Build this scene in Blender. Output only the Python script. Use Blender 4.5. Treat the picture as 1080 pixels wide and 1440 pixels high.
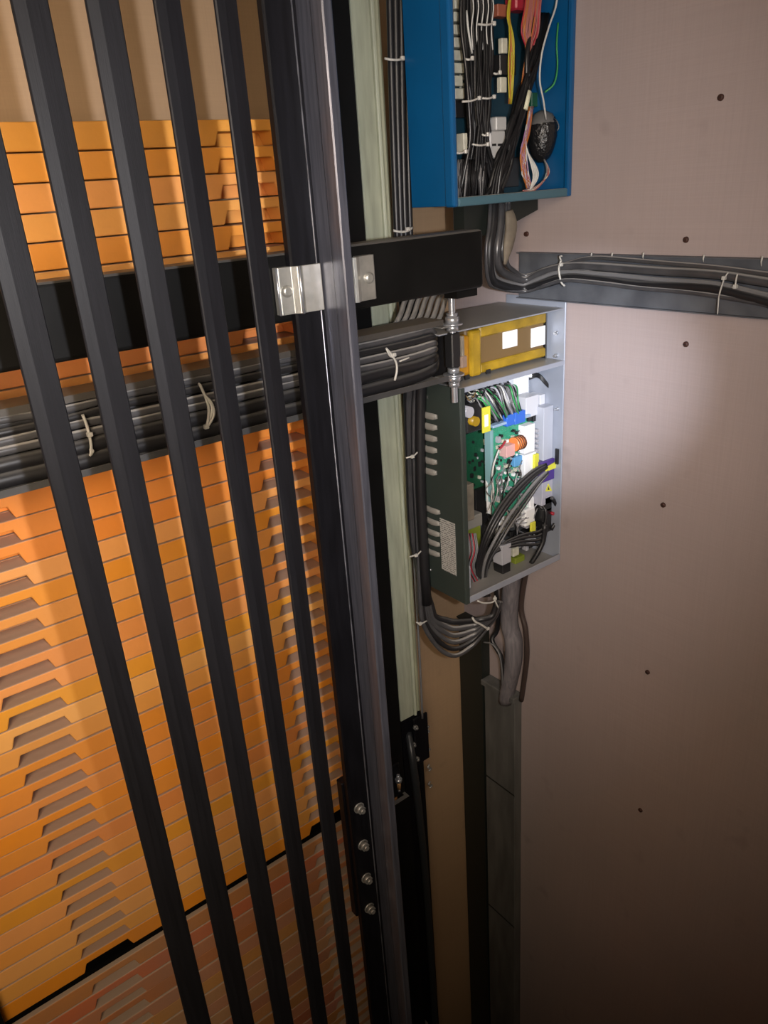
import bpy, bmesh, math, random
from mathutils import Vector, Matrix
random.seed(7)

# ------------------------------------------------------------------ clear
for o in list(bpy.data.objects):
    bpy.data.objects.remove(o, do_unlink=True)
scene = bpy.context.scene
COL = scene.collection

# ------------------------------------------------------------------ camera
# World: +X along the rear wall to the right, +Y into the shaft, +Z up.
# The camera sits at the origin, 3.3 m above the pit floor.
F = 1074.863
AX = Vector((0.7885398, -0.28812031, 0.54331544))     # world X seen in camera axes (right, down, forward)
AY = Vector((-0.611413, -0.27222201, 0.74301367))
AZ = Vector((-0.06617491, -0.91808598, -0.3908184))
right = Vector((AX.x, AY.x, AZ.x)); down = Vector((AX.y, AY.y, AZ.y)); fwd = Vector((AX.z, AY.z, AZ.z))
cam_d = bpy.data.cameras.new('camera')
cam_d.sensor_fit = 'HORIZONTAL'; cam_d.sensor_width = 36.0; cam_d.lens = F / 1080 * 36.0
cam_d.clip_start = 0.02; cam_d.clip_end = 50
cam = bpy.data.objects.new('camera', cam_d); COL.objects.link(cam)
cam.matrix_world = Matrix(((right.x, -down.x, -fwd.x, 0), (right.y, -down.y, -fwd.y, 0), (right.z, -down.z, -fwd.z, 0), (0, 0, 0, 1)))
scene.camera = cam

# ------------------------------------------------------------------ world and light
world = bpy.data.worlds.new('world'); scene.world = world
world.use_nodes = True
world.node_tree.nodes['Background'].inputs[0].default_value = (0.9, 0.7, 0.55, 1)
world.node_tree.nodes['Background'].inputs[1].default_value = 0.02

def aim(o, target):
    d = (Vector(target) - o.location).normalized()
    o.rotation_euler = d.to_track_quat('-Z', 'Y').to_euler()

def area(name, loc, target, size, power, color):
    l = bpy.data.lights.new(name, 'AREA'); l.shape = 'RECTANGLE'; l.size = size[0]; l.size_y = size[1]
    l.energy = power; l.color = color
    o = bpy.data.objects.new(name, l); COL.objects.link(o); o.location = loc; aim(o, target); return o

def spot(name, loc, target, deg, blend, power, color, radius):
    l = bpy.data.lights.new(name, 'SPOT'); l.spot_size = math.radians(deg); l.spot_blend = blend
    l.energy = power; l.color = color; l.shadow_soft_size = radius
    o = bpy.data.objects.new(name, l); COL.objects.link(o); o.location = loc; aim(o, target); return o

# the hand torch held to the right of the camera, and two unseen warm fills added to lift the ambient
TORCH = (0.085, -0.066, -0.006)
def sight(u, v):      # a point along the line of sight through a picture position
    c = Vector((u - 540, v - 720, F)); return Vector((AX.dot(c), AY.dot(c), AZ.dot(c))).normalized() * 1.5
spot('hand_torch_beam', TORCH, sight(812, 540), 21, 1.0, 150, (0.78, 0.86, 1.0), 0.007)
spot('hand_torch_spill', TORCH, sight(440, 440), 88, 1.0, 58, (0.95, 0.95, 1.0), 0.011)
l1 = area('warm_fill_left', (-0.75, -0.4, 0.1), (0.35, 1.25, -0.3), (0.9, 0.9), 11.2, (1.0, 0.80, 0.58)); l1.data.spread = math.radians(80)
l2 = area('warm_fill_front', (-0.3, -0.8, 0.7), (0.55, 1.40, -0.9), (0.8, 0.8), 3.2, (1.0, 0.78, 0.55)); l2.data.spread = math.radians(70)

scene.view_settings.view_transform = 'Standard'
scene.view_settings.look = 'None'
scene.view_settings.gamma = 1.0
scene.view_settings.use_curve_mapping = False
scene.view_settings.exposure = 0.0

# ------------------------------------------------------------------ helpers: measuring
def ray(u, v):
    c = Vector((u - 540, v - 720, F))
    return Vector((AX.dot(c), AY.dot(c), AZ.dot(c)))
def aty(u, v, y):
    r = ray(u, v); return r * (y / r.y)
def atx(u, v, x):
    r = ray(u, v); return r * (x / r.x)
def atz(u, v, z):
    r = ray(u, v); return r * (z / r.z)

# ------------------------------------------------------------------ helpers: materials
MATS = {}
def mat(name, base, rough=0.5, metal=0.0, var=0.0, scale=8.0, bump=0.0, bscale=60.0, base2=None,
        dust=None, dust_amt=0.0, rand=0.0, spec=0.5, stretch=None, coat=0.0):
    if name in MATS: return MATS[name]
    m = bpy.data.materials.new(name); m.use_nodes = True
    nt = m.node_tree; N = nt.nodes; L = nt.links
    b = N['Principled BSDF']
    b.inputs['Roughness'].default_value = rough; b.inputs['Metallic'].default_value = metal
    b.inputs['Specular IOR Level'].default_value = spec
    if coat: b.inputs['Coat Weight'].default_value = coat
    tc = N.new('ShaderNodeTexCoord'); co = tc.outputs['Object']
    if stretch:
        mp = N.new('ShaderNodeMapping'); mp.inputs['Scale'].default_value = stretch
        L.new(co, mp.inputs[0]); co = mp.outputs[0]
    rgb = N.new('ShaderNodeRGB'); rgb.outputs[0].default_value = (*base, 1); out = rgb.outputs[0]
    if var or base2:
        ns = N.new('ShaderNodeTexNoise'); ns.inputs['Scale'].default_value = scale; ns.inputs['Detail'].default_value = 6
        L.new(co, ns.inputs['Vector'])
        rp = N.new('ShaderNodeValToRGB'); rp.color_ramp.elements[0].position = 0.35; rp.color_ramp.elements[1].position = 0.65
        rp.color_ramp.elements[0].color = (*base, 1)
        b2 = base2 or tuple(c * (1 - var) for c in base)
        rp.color_ramp.elements[1].color = (*b2, 1)
        L.new(ns.outputs['Fac'], rp.inputs[0]); out = rp.outputs[0]
    if rand:
        oi = N.new('ShaderNodeObjectInfo'); hs = N.new('ShaderNodeHueSaturation')
        mr = N.new('ShaderNodeMapRange'); mr.inputs['To Min'].default_value = 0.5 - rand * 0.12; mr.inputs['To Max'].default_value = 0.5 + rand * 0.12
        L.new(oi.outputs['Random'], mr.inputs[0]); L.new(mr.outputs[0], hs.inputs['Hue'])
        mul = N.new('ShaderNodeMath'); mul.operation = 'MULTIPLY'; mul.inputs[1].default_value = 7.13
        fr = N.new('ShaderNodeMath'); fr.operation = 'FRACT'
        L.new(oi.outputs['Random'], mul.inputs[0]); L.new(mul.outputs[0], fr.inputs[0])
        m2 = N.new('ShaderNodeMapRange'); m2.inputs['To Min'].default_value = 1 - rand; m2.inputs['To Max'].default_value = 1 + rand * 0.4
        L.new(fr.outputs[0], m2.inputs[0]); L.new(m2.outputs[0], hs.inputs['Value'])
        m3 = N.new('ShaderNodeMapRange'); m3.inputs['To Min'].default_value = 1 - rand * 1.2; m3.inputs['To Max'].default_value = 1.0
        mu2 = N.new('ShaderNodeMath'); mu2.operation = 'MULTIPLY'; mu2.inputs[1].default_value = 23.7
        fr2 = N.new('ShaderNodeMath'); fr2.operation = 'FRACT'
        L.new(oi.outputs['Random'], mu2.inputs[0]); L.new(mu2.outputs[0], fr2.inputs[0]); L.new(fr2.outputs[0], m3.inputs[0])
        L.new(m3.outputs[0], hs.inputs['Saturation'])
        L.new(out, hs.inputs['Color']); out = hs.outputs[0]
    if dust:   # dust that has settled on faces that look up
        ge = N.new('ShaderNodeNewGeometry'); sx = N.new('ShaderNodeSeparateXYZ'); L.new(ge.outputs['Normal'], sx.inputs[0])
        mr = N.new('ShaderNodeMapRange'); mr.inputs['From Min'].default_value = 0.55; mr.inputs['From Max'].default_value = 0.85
        mr.inputs['To Max'].default_value = dust_amt
        L.new(sx.outputs['Z'], mr.inputs[0])
        mx = N.new('ShaderNodeMix'); mx.data_type = 'RGBA'
        L.new(mr.outputs[0], mx.inputs['Factor']); L.new(out, mx.inputs['A']); mx.inputs['B'].default_value = (*dust, 1)
        out = mx.outputs['Result']
    L.new(out, b.inputs['Base Color'])
    if bump:
        n2 = N.new('ShaderNodeTexNoise'); n2.inputs['Scale'].default_value = bscale; n2.inputs['Detail'].default_value = 5
        L.new(co, n2.inputs['Vector'])
        bp = N.new('ShaderNodeBump'); bp.inputs['Strength'].default_value = bump; bp.inputs['Distance'].default_value = 0.004
        L.new(n2.outputs['Fac'], bp.inputs['Height']); L.new(bp.outputs[0], b.inputs['Normal'])
    MATS[name] = m; return m

DUST = (0.30, 0.27, 0.24)

def board_mat(name, c1, c2, c3):
    """film faced shuttering board: fine woven grain, faint stains"""
    m = bpy.data.materials.new(name); m.use_nodes = True; nt = m.node_tree; N = nt.nodes; L = nt.links
    b = N['Principled BSDF']; b.inputs['Roughness'].default_value = 0.55
    tc = N.new('ShaderNodeTexCoord')
    n1 = N.new('ShaderNodeTexNoise'); n1.inputs['Scale'].default_value = 2.2; n1.inputs['Detail'].default_value = 4
    L.new(tc.outputs['Object'], n1.inputs['Vector'])
    r1 = N.new('ShaderNodeValToRGB'); r1.color_ramp.elements[0].color = (*c1, 1); r1.color_ramp.elements[1].color = (*c2, 1)
    r1.color_ramp.elements[0].position = 0.3; r1.color_ramp.elements[1].position = 0.7
    L.new(n1.outputs['Fac'], r1.inputs[0])
    outs = []
    for sc in ((3, 3, 420), (420, 420, 5)):
        mp = N.new('ShaderNodeMapping'); mp.inputs['Scale'].default_value = sc
        L.new(tc.outputs['Object'], mp.inputs[0])
        n2 = N.new('ShaderNodeTexNoise'); n2.inputs['Scale'].default_value = 1.0; n2.inputs['Detail'].default_value = 3
        L.new(mp.outputs[0], n2.inputs['Vector']); outs.append(n2.outputs['Fac'])
    ad = N.new('ShaderNodeMath'); ad.operation = 'ADD'; L.new(outs[0], ad.inputs[0]); L.new(outs[1], ad.inputs[1])
    mr = N.new('ShaderNodeMapRange'); mr.inputs['From Min'].default_value = 0.7; mr.inputs['From Max'].default_value = 1.3
    mr.inputs['To Min'].default_value = 0.0; mr.inputs['To Max'].default_value = 0.35; L.new(ad.outputs[0], mr.inputs[0])
    mx = N.new('ShaderNodeMix'); mx.data_type = 'RGBA'; L.new(mr.outputs[0], mx.inputs['Factor']); L.new(r1.outputs[0], mx.inputs['A'])
    mx.inputs['B'].default_value = (*c3, 1)
    # scattered scuffs
    n3 = N.new('ShaderNodeTexNoise'); n3.inputs['Scale'].default_value = 11; n3.inputs['Detail'].default_value = 2
    L.new(tc.outputs['Object'], n3.inputs['Vector'])
    r3 = N.new('ShaderNodeValToRGB'); r3.color_ramp.elements[0].position = 0.68; r3.color_ramp.elements[1].position = 0.78
    r3.color_ramp.elements[1].color = (0.25, 0.25, 0.25, 1)
    L.new(n3.outputs['Fac'], r3.inputs[0])
    m2 = N.new('ShaderNodeMix'); m2.data_type = 'RGBA'; L.new(r3.outputs[0], m2.inputs['Factor']); L.new(mx.outputs['Result'], m2.inputs['A'])
    m2.inputs['B'].default_value = (c3[0] * 0.5, c3[1] * 0.5, c3[2] * 0.5, 1)
    L.new(m2.outputs['Result'], b.inputs['Base Color'])
    bp = N.new('ShaderNodeBump'); bp.inputs['Strength'].default_value = 0.15; bp.inputs['Distance'].default_value = 0.001
    L.new(ad.outputs[0], bp.inputs['Height']); L.new(bp.outputs[0], b.inputs['Normal'])
    return m

def print_mat(name, paper, ink, rows, axis='Z'):
    """a printed sticker: rows of small type"""
    m = bpy.data.materials.new(name); m.use_nodes = True; nt = m.node_tree; N = nt.nodes; L = nt.links
    b = N['Principled BSDF']; b.inputs['Roughness'].default_value = 0.5
    tc = N.new('ShaderNodeTexCoord'); sx = N.new('ShaderNodeSeparateXYZ'); L.new(tc.outputs['Generated'], sx.inputs[0])
    mu = N.new('ShaderNodeMath'); mu.operation = 'MULTIPLY'; mu.inputs[1].default_value = rows; L.new(sx.outputs[axis], mu.inputs[0])
    fr = N.new('ShaderNodeMath'); fr.operation = 'FRACT'; L.new(mu.outputs[0], fr.inputs[0])
    lt = N.new('ShaderNodeMath'); lt.operation = 'LESS_THAN'; lt.inputs[1].default_value = 0.42; L.new(fr.outputs[0], lt.inputs[0])
    mp = N.new('ShaderNodeMapping'); mp.inputs['Scale'].default_value = (14, 11, rows * 1.0) if axis == 'Z' else (26, 14, rows)
    L.new(tc.outputs['Generated'], mp.inputs[0])
    ns = N.new('ShaderNodeTexNoise'); ns.inputs['Scale'].default_value = 1.0; ns.inputs['Detail'].default_value = 1
    L.new(mp.outputs[0], ns.inputs['Vector'])
    gt = N.new('ShaderNodeMath'); gt.operation = 'GREATER_THAN'; gt.inputs[1].default_value = 0.45; L.new(ns.outputs['Fac'], gt.inputs[0])
    m3 = N.new('ShaderNodeMath'); m3.operation = 'MULTIPLY'; L.new(lt.outputs[0], m3.inputs[0]); L.new(gt.outputs[0], m3.inputs[1])
    mx = N.new('ShaderNodeMix'); mx.data_type = 'RGBA'; L.new(m3.outputs[0], mx.inputs['Factor'])
    mx.inputs['A'].default_value = (*paper, 1); mx.inputs['B'].default_value = (*ink, 1)
    L.new(mx.outputs['Result'], b.inputs['Base Color'])
    return m

def pcb_mat(name, c1, c2, c3):
    m = bpy.data.materials.new(name); m.use_nodes = True; nt = m.node_tree; N = nt.nodes; L = nt.links
    b = N['Principled BSDF']; b.inputs['Roughness'].default_value = 0.4
    tc = N.new('ShaderNodeTexCoord'); vo = N.new('ShaderNodeTexVoronoi'); vo.inputs['Scale'].default_value = 170; vo.distance = 'CHEBYCHEV'
    L.new(tc.outputs['Object'], vo.inputs['Vector'])
    rp = N.new('ShaderNodeValToRGB'); e = rp.color_ramp.elements
    e[0].position = 0.0; e[0].color = (*c3, 1); e[1].position = 0.16; e[1].color = (*c1, 1)
    x = e.new(0.9); x.color = (*c2, 1)
    L.new(vo.outputs['Distance'], rp.inputs[0]); L.new(rp.outputs[0], b.inputs['Base Color'])
    return m

# palette
M_BLACKPAINT = mat('black_paint', (0.006, 0.006, 0.006), 0.42, spec=0.15, var=0.3, scale=14, bump=0.05, dust=(0.16, 0.15, 0.14), dust_amt=0.75)
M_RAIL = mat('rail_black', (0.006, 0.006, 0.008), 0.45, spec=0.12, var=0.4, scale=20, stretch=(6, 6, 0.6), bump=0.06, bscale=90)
M_BLADE = mat('rail_blade', (0.12, 0.125, 0.16), 0.28, metal=0.55, var=0.35, scale=30, stretch=(6, 6, 0.3), bump=0.04, bscale=80)
M_BELT = mat('belt_rubber', (0.008, 0.008, 0.010), 0.5, spec=0.16, var=0.3, scale=30, stretch=(8, 8, 0.4), bump=0.05, bscale=120)
M_BLACKCABLE = mat('black_cable', (0.012, 0.012, 0.014), 0.42, dust=(0.16, 0.155, 0.15), dust_amt=0.45, var=0.2, scale=40)
M_DUSTSHEEN = mat('dust_and_sheen_cable', (0.06, 0.06, 0.065), 0.32, spec=0.6, dust=(0.40, 0.385, 0.37), dust_amt=0.8, var=0.3, scale=30)  # pale upper side: settled dust plus painted sheen of the glossy sheath
M_GREYCABLE = mat('grey_cable', (0.14, 0.14, 0.145), 0.45, dust=(0.3, 0.29, 0.28), dust_amt=0.5)
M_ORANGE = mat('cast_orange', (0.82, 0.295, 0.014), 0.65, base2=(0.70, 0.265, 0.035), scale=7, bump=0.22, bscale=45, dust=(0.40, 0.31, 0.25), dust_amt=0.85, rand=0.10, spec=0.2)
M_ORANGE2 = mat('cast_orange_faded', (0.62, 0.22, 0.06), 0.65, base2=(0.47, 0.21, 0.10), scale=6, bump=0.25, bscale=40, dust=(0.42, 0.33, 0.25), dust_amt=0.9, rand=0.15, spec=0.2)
M_GALV = mat('galvanised', (0.30, 0.30, 0.29), 0.42, metal=0.55, var=0.3, scale=60, dust=DUST, dust_amt=0.5)
M_ZINC = mat('bright_zinc', (0.62, 0.64, 0.68), 0.28, metal=0.8, var=0.2, scale=50)
M_CLIP = mat('clip_zinc', (0.50, 0.49, 0.45), 0.38, metal=0.7, var=0.25, scale=40, bump=0.08)
M_TRAY = mat('tray_steel', (0.07, 0.07, 0.072), 0.45, metal=0.3, var=0.2, scale=30, dust=(0.30, 0.28, 0.26), dust_amt=0.9)
M_TRAYR = mat('tray_grey', (0.11, 0.117, 0.13), 0.5, metal=0.1, base2=(0.07, 0.074, 0.085), scale=18, bump=0.1, bscale=50)
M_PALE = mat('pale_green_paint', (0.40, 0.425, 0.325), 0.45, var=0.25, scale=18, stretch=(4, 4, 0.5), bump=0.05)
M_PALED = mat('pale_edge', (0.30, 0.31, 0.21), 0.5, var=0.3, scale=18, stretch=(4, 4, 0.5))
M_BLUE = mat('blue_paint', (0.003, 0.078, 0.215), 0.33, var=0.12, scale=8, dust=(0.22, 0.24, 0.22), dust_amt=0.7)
M_BLUEIN = mat('shaded_inner_blue', (0.004, 0.028, 0.045), 0.45)  # cabinet blue darkened to paint in the shade at its back
M_GREENBLK = mat('dark_green_paint', (0.030, 0.040, 0.036), 0.42, var=0.15, scale=10)
M_SLOT = mat('slot_grey', (0.20, 0.195, 0.18), 0.6)
M_PLATE = mat('plate_zinc', (0.36, 0.39, 0.46), 0.42, metal=0.35, var=0.12, scale=14, dust=(0.30, 0.285, 0.26), dust_amt=0.95)
M_WHITEPL = mat('white_plastic', (0.78, 0.79, 0.80), 0.4)
M_CREAM = mat('cream_plastic', (0.52, 0.51, 0.42), 0.45, var=0.2, scale=60)
M_GREYPL = mat('grey_plastic', (0.34, 0.34, 0.37), 0.45)
M_BLKPL = mat('black_plastic', (0.012, 0.012, 0.013), 0.35)
M_PCB = pcb_mat('circuit_green', (0.02, 0.22, 0.12), (0.05, 0.36, 0.24), (0.55, 0.62, 0.55))
M_PCBD = pcb_mat('circuit_dark', (0.008, 0.06, 0.03), (0.012, 0.09, 0.045), (0.10, 0.16, 0.11))
M_COPPER = mat('coil_orange', (0.75, 0.22, 0.06), 0.4)
M_RED = mat('red_plastic', (0.34, 0.02, 0.035), 0.4)
M_LOOM = mat('loom_black', (0.006, 0.006, 0.007), 0.5, spec=0.25)
M_PINK = mat('pink_wire', (0.30, 0.10, 0.09), 0.5)
M_ORWIRE = mat('orange_wire', (0.36, 0.12, 0.02), 0.5)
M_YWIRE = mat('yellow_wire', (0.38, 0.32, 0.02), 0.5)
M_GWIRE = mat('green_wire', (0.04, 0.26, 0.08), 0.5)
M_WWIRE = mat('white_wire', (0.48, 0.48, 0.46), 0.5)
M_LILAC = mat('lilac_wire', (0.28, 0.16, 0.28), 0.5)
M_BWIRE = mat('blue_wire', (0.02, 0.08, 0.42), 0.45)
M_BLUEPL = mat('blue_plastic', (0.03, 0.13, 0.55), 0.4)
M_YELLOW = mat('yellow_tape', (0.36, 0.22, 0.010), 0.4, var=0.4, scale=25)
M_AMBER = mat('amber_tape', (0.42, 0.19, 0.006), 0.35, var=0.2, scale=30)
M_BROWN = mat('brown_core', (0.14, 0.085, 0.03), 0.5)
M_OLIVE = mat('olive_plastic', (0.16, 0.20, 0.02), 0.5)
M_STICKY = mat('yellow_sticker', (0.62, 0.60, 0.05), 0.5)
M_PURPLE = mat('purple_plastic', (0.06, 0.03, 0.20), 0.4)
M_TIE = mat('nylon_tie', (0.45, 0.44, 0.41), 0.4)
M_SLEEVE = mat('grey_sleeve', (0.17, 0.155, 0.165), 0.75, base2=(0.11, 0.10, 0.11), scale=20, stretch=(8, 8, 0.6), bump=0.3, bscale=60)
M_DUCT = mat('duct_grey', (0.12, 0.12, 0.115), 0.55, var=0.35, scale=10, stretch=(3, 3, 0.6))
M_POST = mat('post_dark', (0.010, 0.013, 0.011), 0.5)
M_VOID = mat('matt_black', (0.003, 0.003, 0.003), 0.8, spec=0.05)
M_CONDUIT = mat('dusty_conduit', (0.17, 0.16, 0.145), 0.55, var=0.35, scale=60, dust=(.34, .31, .27), dust_amt=.7)
M_SCREW = mat('rusty_screw', (0.06, 0.025, 0.018), 0.6, metal=0.3)
M_TAPE = mat('dusty_tape', (0.20, 0.17, 0.13), 0.7, var=0.4, scale=30)
M_CONCRETE = mat('pit_concrete', (0.20, 0.18, 0.165), 0.85, var=0.3, scale=6, bump=0.3)
M_LABEL = print_mat('rating_label', (0.36, 0.36, 0.34), (0.08, 0.08, 0.08), 26)
M_WALL = board_mat('board_pink', (0.39, 0.315, 0.30), (0.35, 0.288, 0.278), (0.29, 0.236, 0.226))
M_WALLB = board_mat('board_tan', (0.42, 0.28, 0.165), (0.38, 0.255, 0.15), (0.31, 0.205, 0.12))

# ------------------------------------------------------------------ helpers: mesh
class MB:
    def __init__(s): s.bm = bmesh.new(); s.smooth = []
    def box(s, x0, x1, y0, y1, z0, z1, bev=0.0, seg=1):
        return s.obox(Vector(((x0+x1)/2, (y0+y1)/2, (z0+z1)/2)), (abs(x1-x0), abs(y1-y0), abs(z1-z0)), None, bev, seg)
    def obox(s, c, size, rot=None, bev=0.0, seg=1):
        M = Matrix.Translation(Vector(c)) @ (rot.to_4x4() if rot is not None else Matrix.Identity(4)) @ Matrix.Diagonal((size[0], size[1], size[2], 1))
        g = bmesh.ops.create_cube(s.bm, size=1.0, matrix=M)
        if bev > 0:
            es = set()
            for v in g['verts']:
                for e in v.link_edges: es.add(e)
            bmesh.ops.bevel(s.bm, geom=list(es), offset=min(bev, min(size) * 0.45), segments=seg, affect='EDGES', profile=0.5)
        return s
    def tube(s, pts, r, n=8, cap=True, flat=1.0):
        pts = [Vector(p) for p in pts]
        R = r if isinstance(r, (list, tuple)) else [r] * len(pts)
        rings = []; nrm = None
        for i, p in enumerate(pts):
            t = (pts[min(i+1, len(pts)-1)] - pts[max(i-1, 0)]).normalized()
            if nrm is None:
                a = Vector((0, 0, 1)) if abs(t.z) < 0.9 else Vector((1, 0, 0))
                nrm = t.cross(a).normalized()
            else:
                nrm = (nrm - t * nrm.dot(t)).normalized()
            bn = t.cross(nrm)
            ring = [s.bm.verts.new(p + (nrm * math.cos(k*2*math.pi/n) * flat + bn * math.sin(k*2*math.pi/n)) * R[i]) for k in range(n)]
            rings.append(ring)
        for a, b in zip(rings, rings[1:]):
            for k in range(n):
                f = s.bm.faces.new((a[k], a[(k+1) % n], b[(k+1) % n], b[k])); f.smooth = True
        if cap:
            s.bm.faces.new(list(reversed(rings[0]))); s.bm.faces.new(rings[-1])
        return s
    def cyl(s, p0, p1, r, n=16, r2=None):
        return s.tube([p0, p1], [r, r if r2 is None else r2], n)
    def prism(s, prof, z0, z1):
        """outline in XY (counter-clockwise from above) extruded along Z"""
        a = [s.bm.verts.new((x, y, z0)) for x, y in prof]; b = [s.bm.verts.new((x, y, z1)) for x, y in prof]
        n = len(prof)
        s.bm.faces.new(list(reversed(a))); s.bm.faces.new(b)
        for k in range(n): s.bm.faces.new((a[k], a[(k+1) % n], b[(k+1) % n], b[k]))
        return s
    def prism_y(s, prof, y0, y1):
        """outline in XZ extruded along Y"""
        a = [s.bm.verts.new((x, y0, z)) for x, z in prof]; b = [s.bm.verts.new((x, y1, z)) for x, z in prof]
        n = len(prof)
        s.bm.faces.new(a); s.bm.faces.new(list(reversed(b)))
        for k in range(n): s.bm.faces.new((a[k], b[k], b[(k+1) % n], a[(k+1) % n]))
        return s
    def hexnut(s, p, axis, r, h):
        axis = Vector(axis).normalized()
        return s.tube([Vector(p), Vector(p) + axis * h], r, 6)
    def build(s, name, m, parent=None, bevel=0.0):
        bmesh.ops.recalc_face_normals(s.bm, faces=s.bm.faces)
        me = bpy.data.meshes.new(name); s.bm.to_mesh(me); s.bm.free()
        me.materials.append(m)
        o = bpy.data.objects.new(name, me); COL.objects.link(o)
        if parent is not None: o.parent = parent
        if bevel:
            md = o.modifiers.new('edge', 'BEVEL'); md.width = bevel; md.segments = 2; md.limit_method = 'ANGLE'
        return o

def tag(o, label=None, cat=None, group=None, kind=None):
    if label: o['label'] = label
    if cat: o['category'] = cat
    if group: o['group'] = group
    if kind: o['kind'] = kind
    return o
def thing(name, label, cat, group=None, loc=(0, 0, 0)):
    o = bpy.data.objects.new(name, None); o.empty_display_size = 0.05; COL.objects.link(o); o.location = loc
    return tag(o, label, cat, group)
def smooth(pts, k=5):
    P = [Vector(p) for p in pts]; P = [P[0]*2 - P[1]] + P + [P[-1]*2 - P[-2]]
    out = []
    for i in range(1, len(P) - 2):
        a, b, c, d = P[i-1], P[i], P[i+1], P[i+2]
        for j in range(k):
            t = j / k
            out.append(0.5 * ((2*b) + (c-a)*t + (2*a-5*b+4*c-d)*t*t + (3*b-a-3*c+d)*t**3))
    out.append(P[-2].copy()); return out
def cable(name, pts, r, m, label=None, cat='cable', group=None, parent=None, n=8, k=5):
    o = MB().tube(smooth(pts, k), r, n).build(name, m, parent)
    if label: tag(o, label, cat, group)
    return o

# ------------------------------------------------------------------ the shaft
XR, YB, ZF, ZC = 1.318, 1.44, -3.3, 1.6
XL, YF = -1.0, -0.9
def struct(name, b, m): return tag(b.build(name, m), kind='structure')
struct('floor', MB().box(XL-.1, XR+.1, YF-.1, YB+.1, ZF-.1, ZF), M_CONCRETE)
struct('ceiling', MB().box(XL-.1, XR+.1, YF-.1, YB+.1, ZC, ZC+.1), M_CONCRETE)
w_right = struct('wall_right', MB().box(XR, XR+.1, YF-.1, YB+.1, ZF, ZC), M_WALL)
struct('wall_back', MB().box(XL-.1, XR, YB, YB+.1, ZF, ZC), M_WALLB)
struct('wall_left', MB().box(XL-.1, XL, YF-.1, YB, ZF, ZC), M_WALLB)
struct('wall_front', MB().box(XL, XR, YF-.1, YF, ZF, ZC), M_WALLB)

# screws that hold the boards
SCREWS = [(1014, 137, 'highest of its row'), (965, 337, 'just above the right tray'),
          (965, 484, 'just below the right tray'), (933, 710, 'level with the open control box'),
          (911, 945, 'second from the bottom of its row'), (901, 1139, 'lowest of its row')]
for u, v, t in SCREWS:
    p = atx(u, v, XR)
    s = thing('wall_screw', 'small dark rusty screw in the pink board, ' + t, 'screw', loc=p)
    MB().tube([(-.0045, 0, 0), (-.003, 0, 0), (.002, 0, 0)], [.003, .0052, .0058], 12).build('screw_head', M_SCREW, s)
    MB().box(-.0052, -.0042, -.0035, .0035, -.0006, .0006).build('drive_slot', M_BLKPL, s)
for u, v, t in [(650, 1001, 'beside the dark corner post'), (741, 329, 'under the blue cabinet')]:
    p = aty(u, v, YB) if u == 650 else atx(u, v, XR)
    s = thing('wall_screw', 'tiny dark screw in the tan board ' + t, 'screw', loc=p)
    if u == 650: MB().tube([(0, -.004, 0), (0, .002, 0)], [.004, .005], 10).build('screw_head', M_SCREW, s)
    else: MB().tube([(-.005, 0, 0), (.002, 0, 0)], [.005, .006], 10).build('screw_head', M_SCREW, s)

# ------------------------------------------------------------------ suspension belts
BELTS = [(.185, .0335, 0, 'leftmost of the five black hanging belts, nearest to the left edge'),
         (.251, .0325, 0, 'second from the left of the five black hanging belts'),
         (.317, .0315, -4, 'middle one of the five black hanging belts'),
         (.382, .0300, 9, 'fourth from the left of the five black hanging belts'),
         (.446, .0290, 13, 'rightmost of the five black hanging belts, next to the black guide rail')]
for x, w, rz, t in BELTS:
    h = w / 2; y = 0.0
    prof = [(-h, .0018), (-h, -.0008), (-h+.0012, -.0022), (-h*.25, -.0034), (h-.0012, -.0022), (h, -.0008), (h, .0018)]
    # counter clockwise from above
    b = MB(); b.prism(prof, ZF, ZC)
    o = b.build('suspension_belt', M_BELT); o.location = (x, .82, 0); o.rotation_euler.z = math.radians(rz)
    tag(o, t, 'belt', 'black belts hanging before the orange weights')

# ------------------------------------------------------------------ counterweights
P1, P2 = (.098, .190), (.632, .738)
WX0, WX1 = -.058, .885
def weight_block(h, name, m, parent, dep=.15, shared={}):
    key = (name, round(h, 4))
    if key not in shared:
        b = MB(); g = .0009; ph = h * .52; c = .004
        z0, z1 = g, h - g
        prof = [(WX0, z0), (P1[0]-c, z0), (P1[0]+c, z0+ph), (P1[1]-c, z0+ph), (P1[1]+c, z0),
                (P2[0]-c, z0), (P2[0]+c, z0+ph), (P2[1]-c, z0+ph), (P2[1]+c, z0), (WX1, z0), (WX1, z1), (WX0, z1)]
        b.prism_y(prof, 0, .046)
        b.box(WX0, WX1, .046, dep, z0, z1)
        o = b.build(name, m, parent)
        md = o.modifiers.new('edge', 'BEVEL'); md.width = .0022; md.segments = 2; md.limit_method = 'ANGLE'
        shared[key] = o
        return o
    o = shared[key].copy(); COL.objects.link(o); o.parent = parent
    return o
YW, TOP, GAPZ, NB = 1.25, .118, -1.405, 38
BH = (TOP - GAPZ) / NB
up = thing('counterweight', 'tall stack of bright orange cast weights behind the black belts', 'counterweight', loc=(0, YW, GAPZ))
for k in range(NB):
    o = weight_block(BH, 'weight_block', M_ORANGE, up)
    o.location = (random.uniform(-.002, .002), random.uniform(-.0016, .0016), k * BH)
for sx in (WX1-.10, WX0-.115):
    MB().box(sx, sx+.115, -.024, -.014, -.02, TOP-GAPZ+.5).box(*((sx+.107, sx+.115) if sx > 0 else (sx, sx+.008)), -.014, .17, -.02, TOP-GAPZ+.5).build('frame_upright', M_BLACKPAINT, up)
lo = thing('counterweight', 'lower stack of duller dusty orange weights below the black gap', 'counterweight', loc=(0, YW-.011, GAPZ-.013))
NL = 24
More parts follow.
